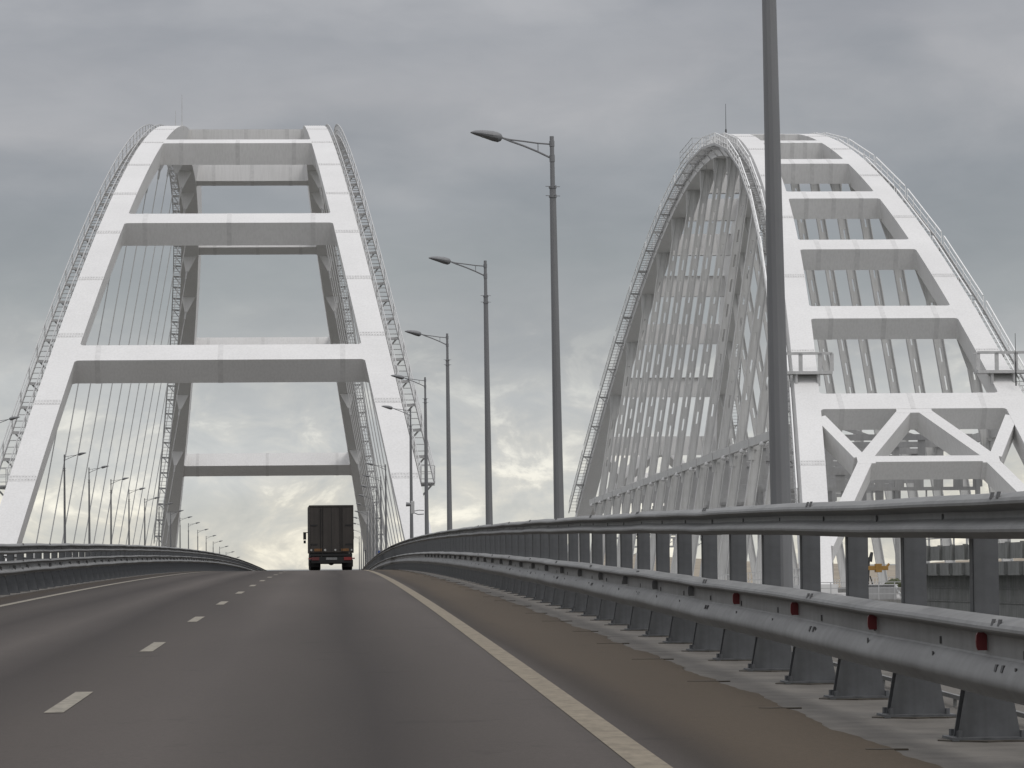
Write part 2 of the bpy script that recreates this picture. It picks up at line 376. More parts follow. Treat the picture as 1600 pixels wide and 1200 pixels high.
# ------------------------------------------------------------------ arches
S=227.
class Arch:
    def __init__(a,D,Mx,psi,W,t,Rr,e0,q,g,b,d):
        a.D,a.M,a.psi,a.W,a.t,a.R,a.e0,a.q,a.g,a.b,a.d=D,Mx,psi,W,t,Rr,e0,q,g,b,d
    def h(a,s): return a.R*(1-abs(2*s/S-1)**a.q)
    def dh(a,s):
        u=2*s/S-1; return -a.R*a.q*abs(u)**(a.q-1)*(1 if u>0 else -1)*2/S
    def loc(a,s,n):
        d=a.dh(s); L=math.sqrt(1+d*d); return s-d/L*n, a.h(s)+n/L
    def world(a,w,ss,hh):
        return Vector((a.M+math.cos(a.psi)*w+math.sin(a.psi)*ss, a.D+math.cos(a.psi)*ss-math.sin(a.psi)*w, a.e0+hh+a.g*ss))
    def half(a,hh): return a.W/2-a.t*hh
    def rib(a,s,side,lat,n):
        ss,hh=a.loc(s,n); return a.world(side*(a.half(hh)+lat),ss,hh)
    def mid(a,s,x,n):
        ss,hh=a.loc(s,n); return a.world(x,ss,hh)
    def inner(a,s,n): ss,hh=a.loc(s,n); return a.half(hh)-a.b/2
ROAD=Arch(237.37,-8.49,0,29.456,.17741,43.564,2.463,2.042,-.01398,2.04,2.3)
RAIL=Arch(239.25,45.98,-.0011,20.63,.1589,42.92,-.85,2.017,.0219,1.95,2.25)

def make_rib(A,side,root,mats,seams,s0,s1):
    mb=MB(); n=110; b,d=A.b/2,A.d/2
    secs=[]
    for i in range(n+1):
        s=s0+(s1-s0)*i/n
        secs.append([A.rib(s,side,-b,-d),A.rib(s,side,b,-d),A.rib(s,side,b,d),A.rib(s,side,-b,d)])
    mb.loft(secs)
    e=.012
    for s in seams:
        for (sa,sb,dd) in ((s-.30,s+.30,e),):
            mb.hexa([A.rib(sa,side,-b-dd,d-.4),A.rib(sa,side,b+dd,d-.4),A.rib(sb,side,b+dd,d-.4),A.rib(sb,side,-b-dd,d-.4),
                     A.rib(sa,side,-b-dd,d+dd),A.rib(sa,side,b+dd,d+dd),A.rib(sb,side,b+dd,d+dd),A.rib(sb,side,-b-dd,d+dd)],1)
            # bolt rows
            for j in range(9):
                la=-b+.12+j*(2*b-.24)/8
                for so in (-.15,.15):
                    p=A.rib(s+so,side,la,d+dd); q=A.rib(s+so,side,la,d+dd+.03); mb.bar(p,q,.09,.09,(0,1,0),1)
    return mb.build('arch_rib',mats,root)
def make_beam(A,s,w,d,root,mats,fil=.42,name='cross_beam',splice=True,upright=False):
    a=math.atan(A.dh(s)); hs=w/2*math.cos(a)
    top=A.d/2-.004; mb=MB()
    def outline(n):
        L=A.inner(s,top)+.02
        pts=[]
        def edge(sg):
            e=[]
            for i in range(5):
                th=math.pi/2*i/4
                e.append((-(L-fil*(1-math.sin(th))) if False else -(L-fil*math.sin(th)), sg*(hs+fil*math.cos(a)*(1-math.cos(math.pi/2-th)) )))
            return e
        lo=[]  # from left to right along the near edge
        for i in range(6):
            th=math.pi/2*i/5
            lo.append((-(L-fil*(1-math.cos(th))), -(hs+fil*(1-math.sin(th)))))
        lo=lo+[(-x,y) for x,y in lo[::-1]]
        up=[(x,-y) for x,y in lo[::-1]]
        return lo+up
    ol=outline(top)
    _,hc=A.loc(s,top); hs=w/2 if upright else hs
    def P(x,ds,n):
        if upright:
            hh=hc-.25+(n-top); lim=A.half(hh)-A.b/2+.06; return A.world(max(-lim,min(lim,x*lim/A.inner(s,top))),A.loc(s,top)[0]+ds,hh)
        lim=A.inner(s+ds,n)+.03 
        return A.mid(s+ds,max(-lim,min(lim,x*1.0 if abs(x)<lim-1.2 else math.copysign(lim-(A.inner(s,top)+.02-abs(x)),x))),n)
    mb.prism([P(x,y,top-d) for x,y in ol],[P(x,y,top) for x,y in ol])
    if splice:
        for x in (-A.inner(s,top)+1.6,0.0,A.inner(s,top)-1.6):
            mb.hexa([P(x-.2,-hs-.012,top-d-.012),P(x+.2,-hs-.012,top-d-.012),P(x+.2,hs+.012,top-d-.012),P(x-.2,hs+.012,top-d-.012),
                     P(x-.2,-hs-.012,top+.012),P(x+.2,-hs-.012,top+.012),P(x+.2,hs+.012,top+.012),P(x-.2,hs+.012,top+.012)],1)
    return mb.build(name,mats,root,bevel=0)

def make_gallery(A,side,root,s0,s1,off,wid,nlev,flights,name='inspection_gallery',rail_white=False):
    """stepped walkway outside a rib with two handrails"""
    mb=MB(); hr=MB()
    def at(s,lat,n): return A.rib(s,side,A.b/2+lat,n)
    if flights:
        edges=[]; s=s0
        while s<s1-1: edges.append((s,min(s+flights,s1))); s+=flights
    else: 
        edges=[]; s=s0
        while s<s1-.5: edges.append((s,min(s+3.0,s1))); s+=3.0
    for sa,sb in edges:
        a0,a1=at(sa,off,nlev),at(sa,off+wid,nlev); b0,b1=at(sb,off,nlev),at(sb,off+wid,nlev)
        mb.bar(a0,b0,.09,.26); mb.bar(a1,b1,.09,.26)
        Ld=(b0-a0).length; nt=int(Ld/.75)
        for i in range(nt):
            f=(i+.5)/nt; p=a0.lerp(b0,f); q=a1.lerp(b1,f); mb.bar(p,q,.26,.05)
        up=Vector((0,0,1.15))
        for p0,p1 in ((a0,b0),(a1,b1)):
            ov=.04 if flights else 0
            hr.bar(p0.lerp(p1,ov)+up,p0.lerp(p1,1-ov)+up,.09 if flights else .07,.10 if flights else .07); hr.bar(p0.lerp(p1,ov)+up*.52,p0.lerp(p1,1-ov)+up*.52,.05,.05)
            npn=max(1,int(Ld/(2.4)))
            for i in range(npn+1):
                b_=p0.lerp(p1,min(.97,max(.03,i/npn))); hr.bar(b_,b_+up,.06,.06,(0,1,0))
        # bracket to the rib
        for f in ((0,.5) if flights else (0,)):
            sc=sa+(sb-sa)*f
            mb.bar(at(sc,-.05,nlev-.25),at(sc,off+wid,nlev-.16),.16,.22); mb.bar(at(sc,-.03,nlev-1.3),at(sc,off+wid*.8,nlev-.2),.1,.1)
    o=mb.build(name,M['gallery'],root)
    hr.build('handrail',M['handrail'] if rail_white else M['gallery'],o)
    return o

# ---- road arch
ra=empty('road_arch_bridge',(ROAD.M,ROAD.D,0)); ra0=ra
tag(ra,'large white steel arch spanning the road, truck heading under it','bridge')
def under(o_root):  # keep world coordinates for children
    inv=Matrix.Translation(o_root.location).inverted()
    for ch in list(COL.objects):
        if ch.parent==o_root: ch.matrix_parent_inverse=inv
W2=[M['white'],M['seam']]
seams=[4.2,12.6,21.4,30.4,39.4,48.9,58.4,69.1,80.5,92,103]; seams=seams+[S-s for s in seams]
for sd in (-1,1): make_rib(ROAD,sd,ra,W2,seams,-9,S+9)
for s in (18.9,42.5,69.8,102,127.4,154.0,182.5,207.3): make_beam(ROAD,s,2.45,2.05,ra,W2,fil=.34)
for sd in (-1,1):
    for k in range(18):
        s=11+12*k
        top=ROAD.rib(s,sd,0,-ROAD.d/2); Y=top.y
        zb=ez(Y)-.8; hh=zb-ROAD.e0-ROAD.g*s; bot=ROAD.world(sd*(ROAD.half(hh)),s,hh)
        dv=(bot-top).normalized()
        mb=MB(); ln=(bot-top).length
        st=top+dv*min(1.9,ln*.4)
        mb.tube([st,bot],.048,6)
        mb.tube([st-dv*.1,st+dv*.9],.11,6)
        mb.tube([bot-dv*3.0,bot],.10,6)
        # gusset bracket under the soffit
        lx=Vector((1,0,0))
        mb.prism([top-lx*.85+Vector((0,-.06,0)),top+lx*.85+Vector((0,-.06,0)),st+lx*.16+Vector((0,-.06,0)),st-lx*.16+Vector((0,-.06,0))],
                 [top-lx*.85+Vector((0,.06,0)),top+lx*.85+Vector((0,.06,0)),st+lx*.16+Vector((0,.06,0)),st-lx*.16+Vector((0,.06,0))],1)
        mb.build('hanger',[M['cable'],M['white']],ra)
    make_gallery(ROAD,sd,ra,4.6,S-5,.12,1.0,.15,0)
    # small landing cage at the foot of the gallery
    p=ROAD.rib(4.6,sd,ROAD.b/2+.6,.15); mb=MB()
    mb.box(p.x-.5,p.x+.5,p.y-1.2,p.y,p.z-.08,p.z,0)
    for dx in (-.5,.5):
        for dy in (-1.2,0): mb.bar((p.x+dx,p.y+dy,p.z),(p.x+dx,p.y+dy,p.z+1.2),.06,.06,(0,1,0))
    for zz in (.6,1.2): mb.bar((p.x-.5,p.y-1.2,p.z+zz),(p.x+.5,p.y-1.2,p.z+zz),.05,.05)
    mb.build('gallery_landing',M['gallery'],ra)
    # tie girder at the deck edge
    mb=MB(); secs=[]
    for i in range(41):
        s=-6+(S+12)*i/40; Y=ROAD.D+s; x=ROAD.M+sd*(ROAD.W/2+.5)
        secs.append([(x-1.1,Y,ez(Y)-3.6),(x+1.1,Y,ez(Y)-3.6),(x+1.1,Y,ez(Y)-.9),(x-1.1,Y,ez(Y)-.9)])
    mb.loft(secs); mb.build('tie_girder',M['white'],ra)
mb=MB()
for i in range(20):
    Y=ROAD.D+6+i*11.3; mb.box(ROAD.M-ROAD.W/2-.5,ROAD.M+ROAD.W/2+.5,Y,Y+.6,ez(Y)-3.2,ez(Y)-1.7)
mb.build('floor_beam',M['white'],ra)
for s,x,hgt in ((100,-.3,3.6),(104,.6,2.2)):
    mb=MB(); p=ROAD.rib(s,-1,x,ROAD.d/2); mb.tube([p,p+Vector((0,0,hgt*.5)),p+Vector((0,0,hgt))],[.05,.035,.02],6); mb.build('lightning_rod',M['gallery'],ra)
under(ra)

# ---- rail arch
rr=empty('rail_arch_bridge',(RAIL.M,RAIL.D,0)); tag(rr,'white steel railway arch with lattice bracing to the right of the road','bridge')
pk=[17.2+12.84*k for k in range(16)]
seams=[9.9,24,36.5,49.5,62.5,75.5,88,100]; seams=seams+[S-s for s in seams]
for sd in (-1,1): make_rib(RAIL,sd,rr,W2,seams,-7,S+7)
for s in pk: make_beam(RAIL,s if s<S/2 else s-1.2,*((2.35,1.95) if s<S/2 else (1.4,2.6)),rr,W2,fil=.32,upright=s>S/2)
# portal bracing in the plane of the ribs, both ends
def brace(sa,xa,sb,xb,w,d,nm='portal_brace',flip=False):
    f=lambda s:S-s if flip else s
    Lc=math.sqrt(1+RAIL.dh(10)**2)
    da,db=Vector((xa,sa*Lc)),Vector((xb,sb*Lc)); t=(db-da).normalized(); nrm=Vector((-t.y,t.x))*w/2
    top=RAIL.d/2-.02
    cs=[da-nrm,da+nrm,db+nrm,db-nrm]
    mb=MB(); mb.prism([RAIL.mid(f(c.y/Lc),c.x,top-d) for c in cs],[RAIL.mid(f(c.y/Lc),c.x,top) for c in cs]); mb.build(nm,W2,rr)
for fl in (False,True):
    xn=4.9; sn=10.3
    for sg in (-1,1):
        brace(16.3,sg*.55,sn+.35,sg*(xn-.2),1.05,1.8,flip=fl)
        brace(sn-.2,sg*(xn+.0),1.5,sg*(RAIL.inner(1.5,1)+.3),1.05,1.75,flip=fl)
        brace(15.3,sg*(RAIL.inner(15.3,1)+.1),sn+.3,sg*(xn+.4),.95,1.72,flip=fl)
    brace(sn,-xn+.2,sn,xn-.2,.8,1.68,flip=fl)
    for sg in (-1,1): brace(sn,sg*(xn-.75),sn,sg*(xn+.62),1.15,1.62,flip=fl)
    brace(16.1,-1.4,16.1,1.4,.9,1.58,flip=fl)
def tie_z(Y): return 10.3-.0127*(Y-280.5)
for sd in (-1,1):
    for k,s in enumerate(pk):
        if k in (0,15) : continue
        top=RAIL.rib(s,sd,0,-RAIL.d/2+.1); Y=top.y
        zb=tie_z(Y)-13.0; hh=zb-RAIL.e0-RAIL.g*s; bot=RAIL.world(sd*RAIL.half(hh),s,hh)
        ax=(top-bot); Ln=ax.length; ax.normalize(); lx=Vector((ax.z,0,-ax.x)).normalized()
        mb=MB(); hw=.40
        def q(u,x,y): return bot+ax*u+lx*x+Vector((0,y,0))
        def pl(u0,u1,x0,x1,y0,y1,m=0):
            mb.hexa([q(u0,x0,y0),q(u0,x1,y0),q(u0,x1,y1),q(u0,x0,y1),q(u1,x0,y0),q(u1,x1,y0),q(u1,x1,y1),q(u1,x0,y1)],m)
        for x in (-hw,hw): pl(0,Ln,x-.035,x+.035,-.3,.3)
        ut=16.5  # start of the slotted web
        pl(0,min(ut,Ln),-hw,hw,-.12,.12)
        if Ln>ut:
            pl(ut,Ln,-hw,-.09,-.12,.12); pl(ut,Ln,.09,hw,-.12,.12)
            u=ut; 
            while u<Ln:
                pl(u,min(Ln,u+1.25),-.09,.09,-.12,.12); u+=2.5
        # flared head at the rib
        u0=max(0,Ln-3.2)
        mb.prism([q(u0,-hw,-.14),q(u0,hw,-.14),q(Ln,.95,-.14),q(Ln,-.95,-.14)],[q(u0,-hw,.14),q(u0,hw,.14),q(Ln,.95,.14),q(Ln,-.95,.14)])
        mb.build('hanger',M['rail_steel'],rr)
    # service duct crossing the hangers, with floodlight domes hung under it
    mb=MB(); secs=[]
    ss=[20+i*4.75 for i in range(40)]
    def duct(s,dx,dz):
        Y=RAIL.D+s; z=tie_z(Y); hh=z-RAIL.e0-RAIL.g*s; p=RAIL.world(sd*(RAIL.half(hh)+.66),s,hh); return p+Vector((dx,0,dz))
    for s in ss: secs.append([duct(s,-.2,-.36),duct(s,.2,-.36),duct(s,.2,.36),duct(s,-.2,.36)])
    mb.loft(secs)
    for s in pk[1:15]:
        p=duct(s+4.5,sd*.1,-.55)
        mb.loft([[p+Vector((rw*math.cos(a),rw*math.sin(a),z)) for a in [i*math.pi/4 for i in range(8)]] for rw,z in ((.05,.3),(.28,.18),(.36,-.02),(.2,-.2),(.05,-.25))],1,smooth=True)
    for s in pk[1:15]:
        p=duct(s,0,0); mb.box(p.x-.26,p.x+.26,p.y-.09,p.y+.09,p.z-1.5,p.z+.5); mb.box(min(p.x,p.x-sd*.5),max(p.x,p.x-sd*.5),p.y-.12,p.y+.12,p.z-.6,p.z-.37)
    mb.build('service_duct',[M['rail_steel'],M['white']],rr)
    # tie girder and deck edge railing
    mb=MB(); secs=[]
    for i in range(25):
        s=-6+(S+12)*i/24; Y=RAIL.D+s; z=tie_z(Y)-12.6; x=RAIL.M+sd*(RAIL.W/2+.2)
        secs.append([(x-.9,Y,z-3),(x+.9,Y,z-3),(x+.9,Y,z),(x-.9,Y,z)])
    mb.loft(secs); mb.build('tie_girder',M['white'],rr)
    mb=MB()
    for i in range(110):
        Y=RAIL.D+i*2.0; z=tie_z(Y)-12.6; x=RAIL.M+sd*(RAIL.W/2+1.0)
        mb.bar((x,Y,z),(x,Y,z+1.2),.06,.06,(0,1,0))
        if i: 
            for hgt in (.6,1.2): mb.bar((x,Y-2,z+.0254+hgt),(x,Y,z+hgt),.05,.05)
    mb.build('deck_railing',M['white'],rr)
    make_gallery(RAIL,sd,rr,6.2,S-4,.15,1.0,.1,12.84,rail_white=True)
    # service platform across the rib
    mb=MB(); c=RAIL.rib(20.6,sd,0,RAIL.d/2); y0,y1=c.y-1.3,c.y+.4
    mb.box(c.x-2.1,c.x+2.0,y0,y1,c.z+.05,c.z+.28)
    mb.box(c.x-2.1,c.x+2.0,y0,y0+.08,c.z+1.68,c.z+1.80); mb.box(c.x-2.1,c.x+2.0,y1-.08,y1,c.z+1.68,c.z+1.80)
    for i,x in enumerate((-2.05,-.55,1.0,1.95)):
        mb.box(c.x+x-.16,c.x+x+.16,y0+.09,y0+.16,c.z+.28,c.z+1.68)
    for x in (-.9,.9): mb.tube([(c.x+x,y0+.3,c.z-.9),(c.x+x,y0+.3,c.z+.05)],.14,8)
    mb.build('service_platform',M['gallery'],rr)
for k,s in enumerate(pk[1:15]):
    Y=RAIL.D+s+4; z=tie_z(Y); hh=z-RAIL.e0-RAIL.g*s; xh=RAIL.half(hh)-.4; mb=MB()
    mb.box(RAIL.M-xh,RAIL.M+xh,Y-.25,Y+.25,z-.3,z+.2); mb.box(RAIL.M-xh,RAIL.M+xh,Y-.2,Y+.2,z-3.0,z-2.6)
    for j in range(9): 
        x=-xh+.4+j*(2*xh-.8)/8; mb.box(RAIL.M+x-.3,RAIL.M+x+.3,Y-.1,Y+.1,z-2.6,z-.3) if j%2==0 else None
    mb.bar((RAIL.M-xh+.2,Y,z-.2),(RAIL.M-1.5,Y,z+2.1),.35,.35); mb.bar((RAIL.M+xh-.2,Y,z-.2),(RAIL.M+1.5,Y,z+2.1),.35,.35); mb.bar((RAIL.M-1.6,Y,z+2.1),(RAIL.M+1.6,Y,z+2.1),.35,.35)
    mb.build('cross_strut',M['grey_steel'],rr)
# deck
mb=MB()
for i in range(19):
    Y=RAIL.D+2+i*12.3; z=tie_z(Y)-13.2; mb.box(RAIL.M-RAIL.W/2,RAIL.M+RAIL.W/2,Y,Y+.7,z-1.8,z)
mb.build('floor_beam',M['white'],rr)
mb=MB(); secs=[]
for i in range(25):
    s=-4+(S+8)*i/24; Y=RAIL.D+s; z=tie_z(Y)-13.1; secs.append([(RAIL.M-6,Y,z-.4),(RAIL.M+6,Y,z-.4),(RAIL.M+6,Y,z+.35),(RAIL.M-6,Y,z+.35)])
mb.loft(secs); mb.build('track_bed',M['deckconc'],rr)
mb=MB(); mb.loft([[(RAIL.M-10.2,RAIL.D-6+i*24,tie_z(RAIL.D-6+i*24)+dz),(RAIL.M+10.2,RAIL.D-6+i*24,tie_z(RAIL.D-6+i*24)+dz),(RAIL.M+10.2,RAIL.D-6+i*24,tie_z(RAIL.D-6+i*24)+dz+.25),(RAIL.M-10.2,RAIL.D-6+i*24,tie_z(RAIL.D-6+i*24)+dz+.25)] for dz in (-13.62,) for i in range(11)]); mb.build('bounce_deck_plate',M['white'],rr)  # full-width white plate added to bounce light up onto the beam soffits
# crown platform + rod
c=RAIL.rib(109,-1,RAIL.b/2+.2,RAIL.d/2-1.6); mb=MB()
for z in (.1,.7,1.3,1.9):
    for (xa,ya,xb,yb) in ((-2.6,-6,-2.6,6),(-2.6,6,.3,6),(-2.6,-6,.3,-6)):
        mb.bar(c+Vector((xa,ya,z-1.0)),c+Vector((xb,yb,z-1.0)),.04,.04)
for x in (-2.6,-1.1,.3):
    for y in (-6,-3,0,3,6):
        if x<-2 or abs(y)==6: mb.bar(c+Vector((x,y,-1)),c+Vector((x,y,.95)),.04,.04,(0,1,0))
mb.build('crown_platform',M['gallery'],rr)
c=RAIL.rib(108,-1,-.2,RAIL.d/2); mb=MB(); mb.tube([c,c+Vector((0,0,.9)),c+Vector((0,0,1.0)),c+Vector((0,0,3.7))],[.09,.09,.035,.02],8); mb.build('lightning_rod',M['bolt'],rr)
c=RAIL.rib(19,1,.6,RAIL.d/2); mb=MB(); mb.tube([c+Vector((0,-.6,0)),c+Vector((0,-.6,1.9)),c+Vector((0,-.6,2.0)),c+Vector((0,-.6,4.2))],[.06,.05,.03,.02],8); mb.build('lightning_rod',M['bolt'],rr)
under(rr)

# catenary gantries on the rail deck
G2='catenary gantries over the railway'
for i,Y in enumerate((262,300,340,385,430,480)):
    z=tie_z(Y)-12.7; root=empty('catenary_gantry',(RAIL.M,Y,z)); tag(root,f'grey steel gantry across the railway seen through the portal, {ordn[i]} from the near end','gantry',G2)
    top=9.2 if i<5 else 8.5
    for x in (-6.4,6.4):
        mb=MB()
        mb.box(x-.18,x+.18,-.18,.18,.3,top+.3); mb.build('mast',M['grey_steel'],root)
    mb=MB(); 
    for zz in (top-1.3,top): mb.box(-6.4,6.4,-.16,.16,zz-.14,zz+.14)
    for j in range(9):
        x=-6.4+j*1.6
        mb.box(x-.38,x+.38,-.08,.08,top-1.16,top-.14)
    mb.build('gantry_beam',M['grey_steel'],root)
    for x in (-2.2,2.2):
        mb=MB(); mb.bar((x,0,top-1.4),(x,0,top-3.0),.12,.12,(0,1,0)); mb.bar((x,0,top-2.9),(x+1.3,0,top-2.2),.09,.09); mb.build('bracket_arm',M['grey_steel'],root)
        mb=MB(); mb.loft([[Vector((x+.2+rw*math.cos(a),rw*math.sin(a),zz+top-2.6)) for a in [k*math.pi/4 for k in range(8)]] for rw,zz in ((.05,.3),(.2,.2),(.24,0),(.2,-.2),(.05,-.3))],smooth=True); mb.build('insulator',M['white'],root)

# ---- railway viaduct before the arch
M['viaduct']=mat('weathered_viaduct',(.25,.255,.245),.8,0,.35,.8,streak=.3)
vd=empty('railway_viaduct',(46,140,0)); tag(vd,'grey railway approach viaduct with ribbed cornice seen between guardrail posts','viaduct')
def vz(Y): return .9+.004*(205-Y)
ys=[60+10*i for i in range(15)]+[206]
mb=MB(); mb.loft([[(37.4,y,vz(y)-6),(54,y,vz(y)-6),(54,y,vz(y)-1.9),(37.4,y,vz(y)-1.9)] for y in ys]); mb.build('girder',M['viaduct'],vd)
mb=MB(); mb.loft([[(36.3,y,vz(y)-1.0),(36.6,y,vz(y)-1.0),(36.6,y,vz(y)-.15),(36.3,y,vz(y)-.15)] for y in ys])
mb.loft([[(36.2,y,vz(y)-1.9),(37.6,y,vz(y)-1.9),(37.6,y,vz(y)-1.15),(36.2,y,vz(y)-1.15)] for y in ys])
for i in range(37):
    y=60+i*3.9; mb.box(36.12,36.34,y,y+.5,vz(y)-1.02,vz(y)-.1); mb.box(36.0,36.25,y+.3,y+.9,vz(y)-1.85,vz(y)-1.2)
mb.build('cornice',M['viaduct'],vd)
mb=MB()
for i in range(37):
    y=60+i*4; mb.bar((36.9,y,vz(y)-.2),(36.9,y,vz(y)+1.0),.1,.1,(0,1,0))
    if i:
        for hgt in (.35,.68,1.0): mb.bar((36.9,y-4,vz(y-4)+hgt),(36.9,y,vz(y)+hgt),.07,.07)
mb.build('walkway_railing',M['grey_steel'],vd)
mb=MB()
for (a,b) in ((2.6,2.68),(3.4,3.48),(4.4,4.5)):
    mb.loft([[(37.33,y,vz(y)-b),(37.42,y,vz(y)-b),(37.42,y,vz(y)-a),(37.33,y,vz(y)-a)] for y in ys])
mb.build('girder_stiffener',M['viaduct'],vd)
for i,y in enumerate((95,160,206)):
    mb=MB(); mb.box(40,52,y-2,y+2,-39,vz(y)-6); mb.build('pier',M['deckconc'],vd)
under(vd)
# pier of the rail arch with clutter
pr=empty('bridge_pier',(46,232,-39)); tag(pr,'pale concrete pier top under the near feet of the rail arch','pier')
mb=MB(); mb.box(-13,13,-10,10,0,35.4); mb.build('pier_shaft',M['deckconc'],pr)
mb=MB(); mb.box(-13.6,13.6,-10.5,10.5,35.4,36.3); mb.build('pier_cap',M['deckconc'],pr)
mb=MB()
for i in range(13):
    x=-13+i*1.1; mb.bar((x,-10.2,36.3),(x,-10.2,37.5),.06,.06,(0,1,0))
for z in (36.7,37.1,37.5): mb.bar((-13,-10.2,z),(.2,-10.2,z),.05,.05)
mb.build('railing',M['gallery'],pr)
mb=MB(); mb.box(-9.6,-7.2,-9.2,-8,36.3,37.25); mb.box(-9.7,-7.1,-9.3,-7.9,37.25,37.33); mb.build('equipment_cabinet',M['grey_steel'],pr,bevel=.02)
M['yellow']=mat('yellow_machine_paint',(.36,.20,.045),.6,0,.3,3)
M['tarp']=mat('olive_tarpaulin',(.085,.095,.05),.9,0,.3,2,bump=.4)
px,py,pz=37.7,225,-2.7
hz=empty('hoist',(px,py,pz)); tag(hz,'yellow and black hoist standing on the rail arch pier','hoist')
mb=MB(); mb.bar((-.55,0,0),(-.4,0,2.9),.12,.12,(0,1,0)); mb.bar((.1,0,0),(-.35,0,1.6),.08,.08,(0,1,0)); mb.tube([(-.35,0,2.6),(-.2,0,3.25)],[.16,.1],8); mb.build('mast',M['bolt'],hz)
mb=MB(); mb.box(-.5,.9,-.2,.2,2.0,2.3); mb.box(.0,.45,-.25,.25,1.85,2.45); mb.bar((.7,0,2.1),(1.0,0,2.45),.15,.15,(0,1,0)); mb.build('boom',M['yellow'],hz,bevel=.03)
tb=MB(); secs=[]; rnd=random.Random(3)
for i in range(12):
    x=i*.12; hh=.6*(math.sin(math.pi*(i+.7)/12.4)**.35)
    secs.append([(x+rnd.uniform(-.04,.04),y+rnd.uniform(-.05,.05),max(0,hh*zf*rnd.uniform(.86,1.1))) for y,zf in ((-.5,0),(.5,0),(.5,.45),(.4,.8),(.18,.95),(0,1.02),(-.2,.94),(-.42,.78),(-.5,.4))])
tb.loft(secs)
o=tb.build('tarpaulin_bundle',M['tarp']); o.location=(38.6,226,-1.9); tag(o,'olive tarpaulin bundle lying beside the yellow hoist','bundle')
st=empty('platform_steps',(39.2,222,-3.0)); tag(st,'white steel steps with handrail below the olive bundle','steps')
mb=MB(); mb.bar((-.6,0,1.3),(.5,0,-1.0),.08,.14); mb.bar((.2,0,1.3),(1.2,0,-1.0),.08,.14); 
mb.build('stringer',M['handrail'],st)
mb=MB()
for i in range(6): mb.bar((-.5+i*.2,0,1.1-i*.4),(.3+i*.2,0,1.1-i*.4),.3,.04)
mb.build('tread',M['gallery'],st)
mb=MB(); mb.bar((.1,.4,1.8),(1.1,.4,1.5),.05,.05); mb.bar((1.1,.4,1.5),(1.5,.4,-.6),.05,.05)
for i in range(6): mb.bar((.2+i*.2,.4,1.75-i*.06),(.4+i*.2,.4,-.8),.035,.035,(0,1,0))
mb.build('handrail',M['handrail'],st)

# ------------------------------------------------------------------ blue sign
sg=empty('road_sign',(5.25,352,ez(352))); tag(sg,'small blue road sign on a thin post by the far right arch foot','sign')
M['blue']=mat('blue_sign',(.03,.07,.25),.5)
mb=MB(); mb.tube([(0,0,0),(0,0,3.5)],.05,8); mb.build('post',M['gallery'],sg)
mb=MB(); mb.box(-.38,.38,-.08,-.05,2.8,3.15); mb.build('sign_panel',M['blue'],sg)

# ------------------------------------------------------------------ truck
M['tk_box']=mat('dark_tarpaulin',(.052,.045,.040),.7,0,.3,1.2,streak=.25)
M['tk_frame']=mat('truck_frame',(.018,.018,.018),.6,.2)
M['tyre']=mat('tyre',(.012,.012,.012),.9)
M['orange']=mat('orange_reflective',(.20,.095,.03),.6,0,.4,6)
M['tlight']=mat('tail_light_red',(.20,.02,.02),.45)
M['tdim']=mat('dark_tail_light',(.10,.02,.02),.6)  # left tail light, darker red than the right one
M['plate']=mat('number_plate',(.25,.25,.25),.6,0,.5,9)
M['chrome']=mat('bright_fitting',(.45,.45,.43),.4,.2)
TY=189; tk=empty('truck',(.06,TY,ez(TY))); tk.rotation_euler=(0,0,R(1.1)); tag(tk,'dark box truck seen from behind on the crest of the road','truck')
mb=MB(); mb.box(-1.25,1.25,0,7.4,1.02,3.70); mb.box(-1.28,-1.22,-.03,7.4,1.0,3.72); mb.box(1.22,1.28,-.03,7.4,1.0,3.72); mb.box(-1.28,1.28,-.03,7.42,3.66,3.76)
for i in range(12): mb.box(-1.285,-1.25,.2+i*.6,.26+i*.6,1.0,3.66); mb.box(1.25,1.285,.2+i*.6,.26+i*.6,1.0,3.66)
bx=mb.build('cargo_box',M['tk_box'],tk,bevel=.015)
mb=MB(); mb.box(-.012,.012,-.012,0.002,1.05,3.64)
for x in (-.62,-.5,.5,.62): mb.tube([(x,-.03,1.1),(x,-.03,3.6)],.016,6)
for z in (1.5,2.6):
    for s_ in (-1,1): mb.box(s_*1.0-.2,s_*1.0+.2,-.02,0.0,z-.04,z+.04)
mb.build('rear_door_rod',M['tk_frame'],bx)
for s_ in (-1,1):
    mb=MB(); mb.box(s_*.78-.22,s_*.78+.22,-.028,-.012,1.10,1.25); mb.build('reflective_panel',M['orange'],bx)
for x,w in ((-1.17,.06),(-.37,.07),(.22,.06),(1.16,.05)):
    mb=MB(); mb.tube([(x,-.05,1.17),(x,-.03,1.17)],w,8); mb.build('door_fitting',M['chrome'],bx)
mb=MB(); mb.box(-1.2,1.2,.05,.25,.82,.98); mb.box(-.5,.5,.3,8.5,.75,1.0); mb.box(-1.16,1.16,.06,.16,.42,.78); mb.box(-.9,.9,1.4,1.6,.42,.62); mb.box(-1.1,-1.0,.1,.3,.5,.9); mb.box(1.0,1.1,.1,.3,.5,.9)
mb.build('rear_bumper',M['tk_frame'],tk,bevel=.01)
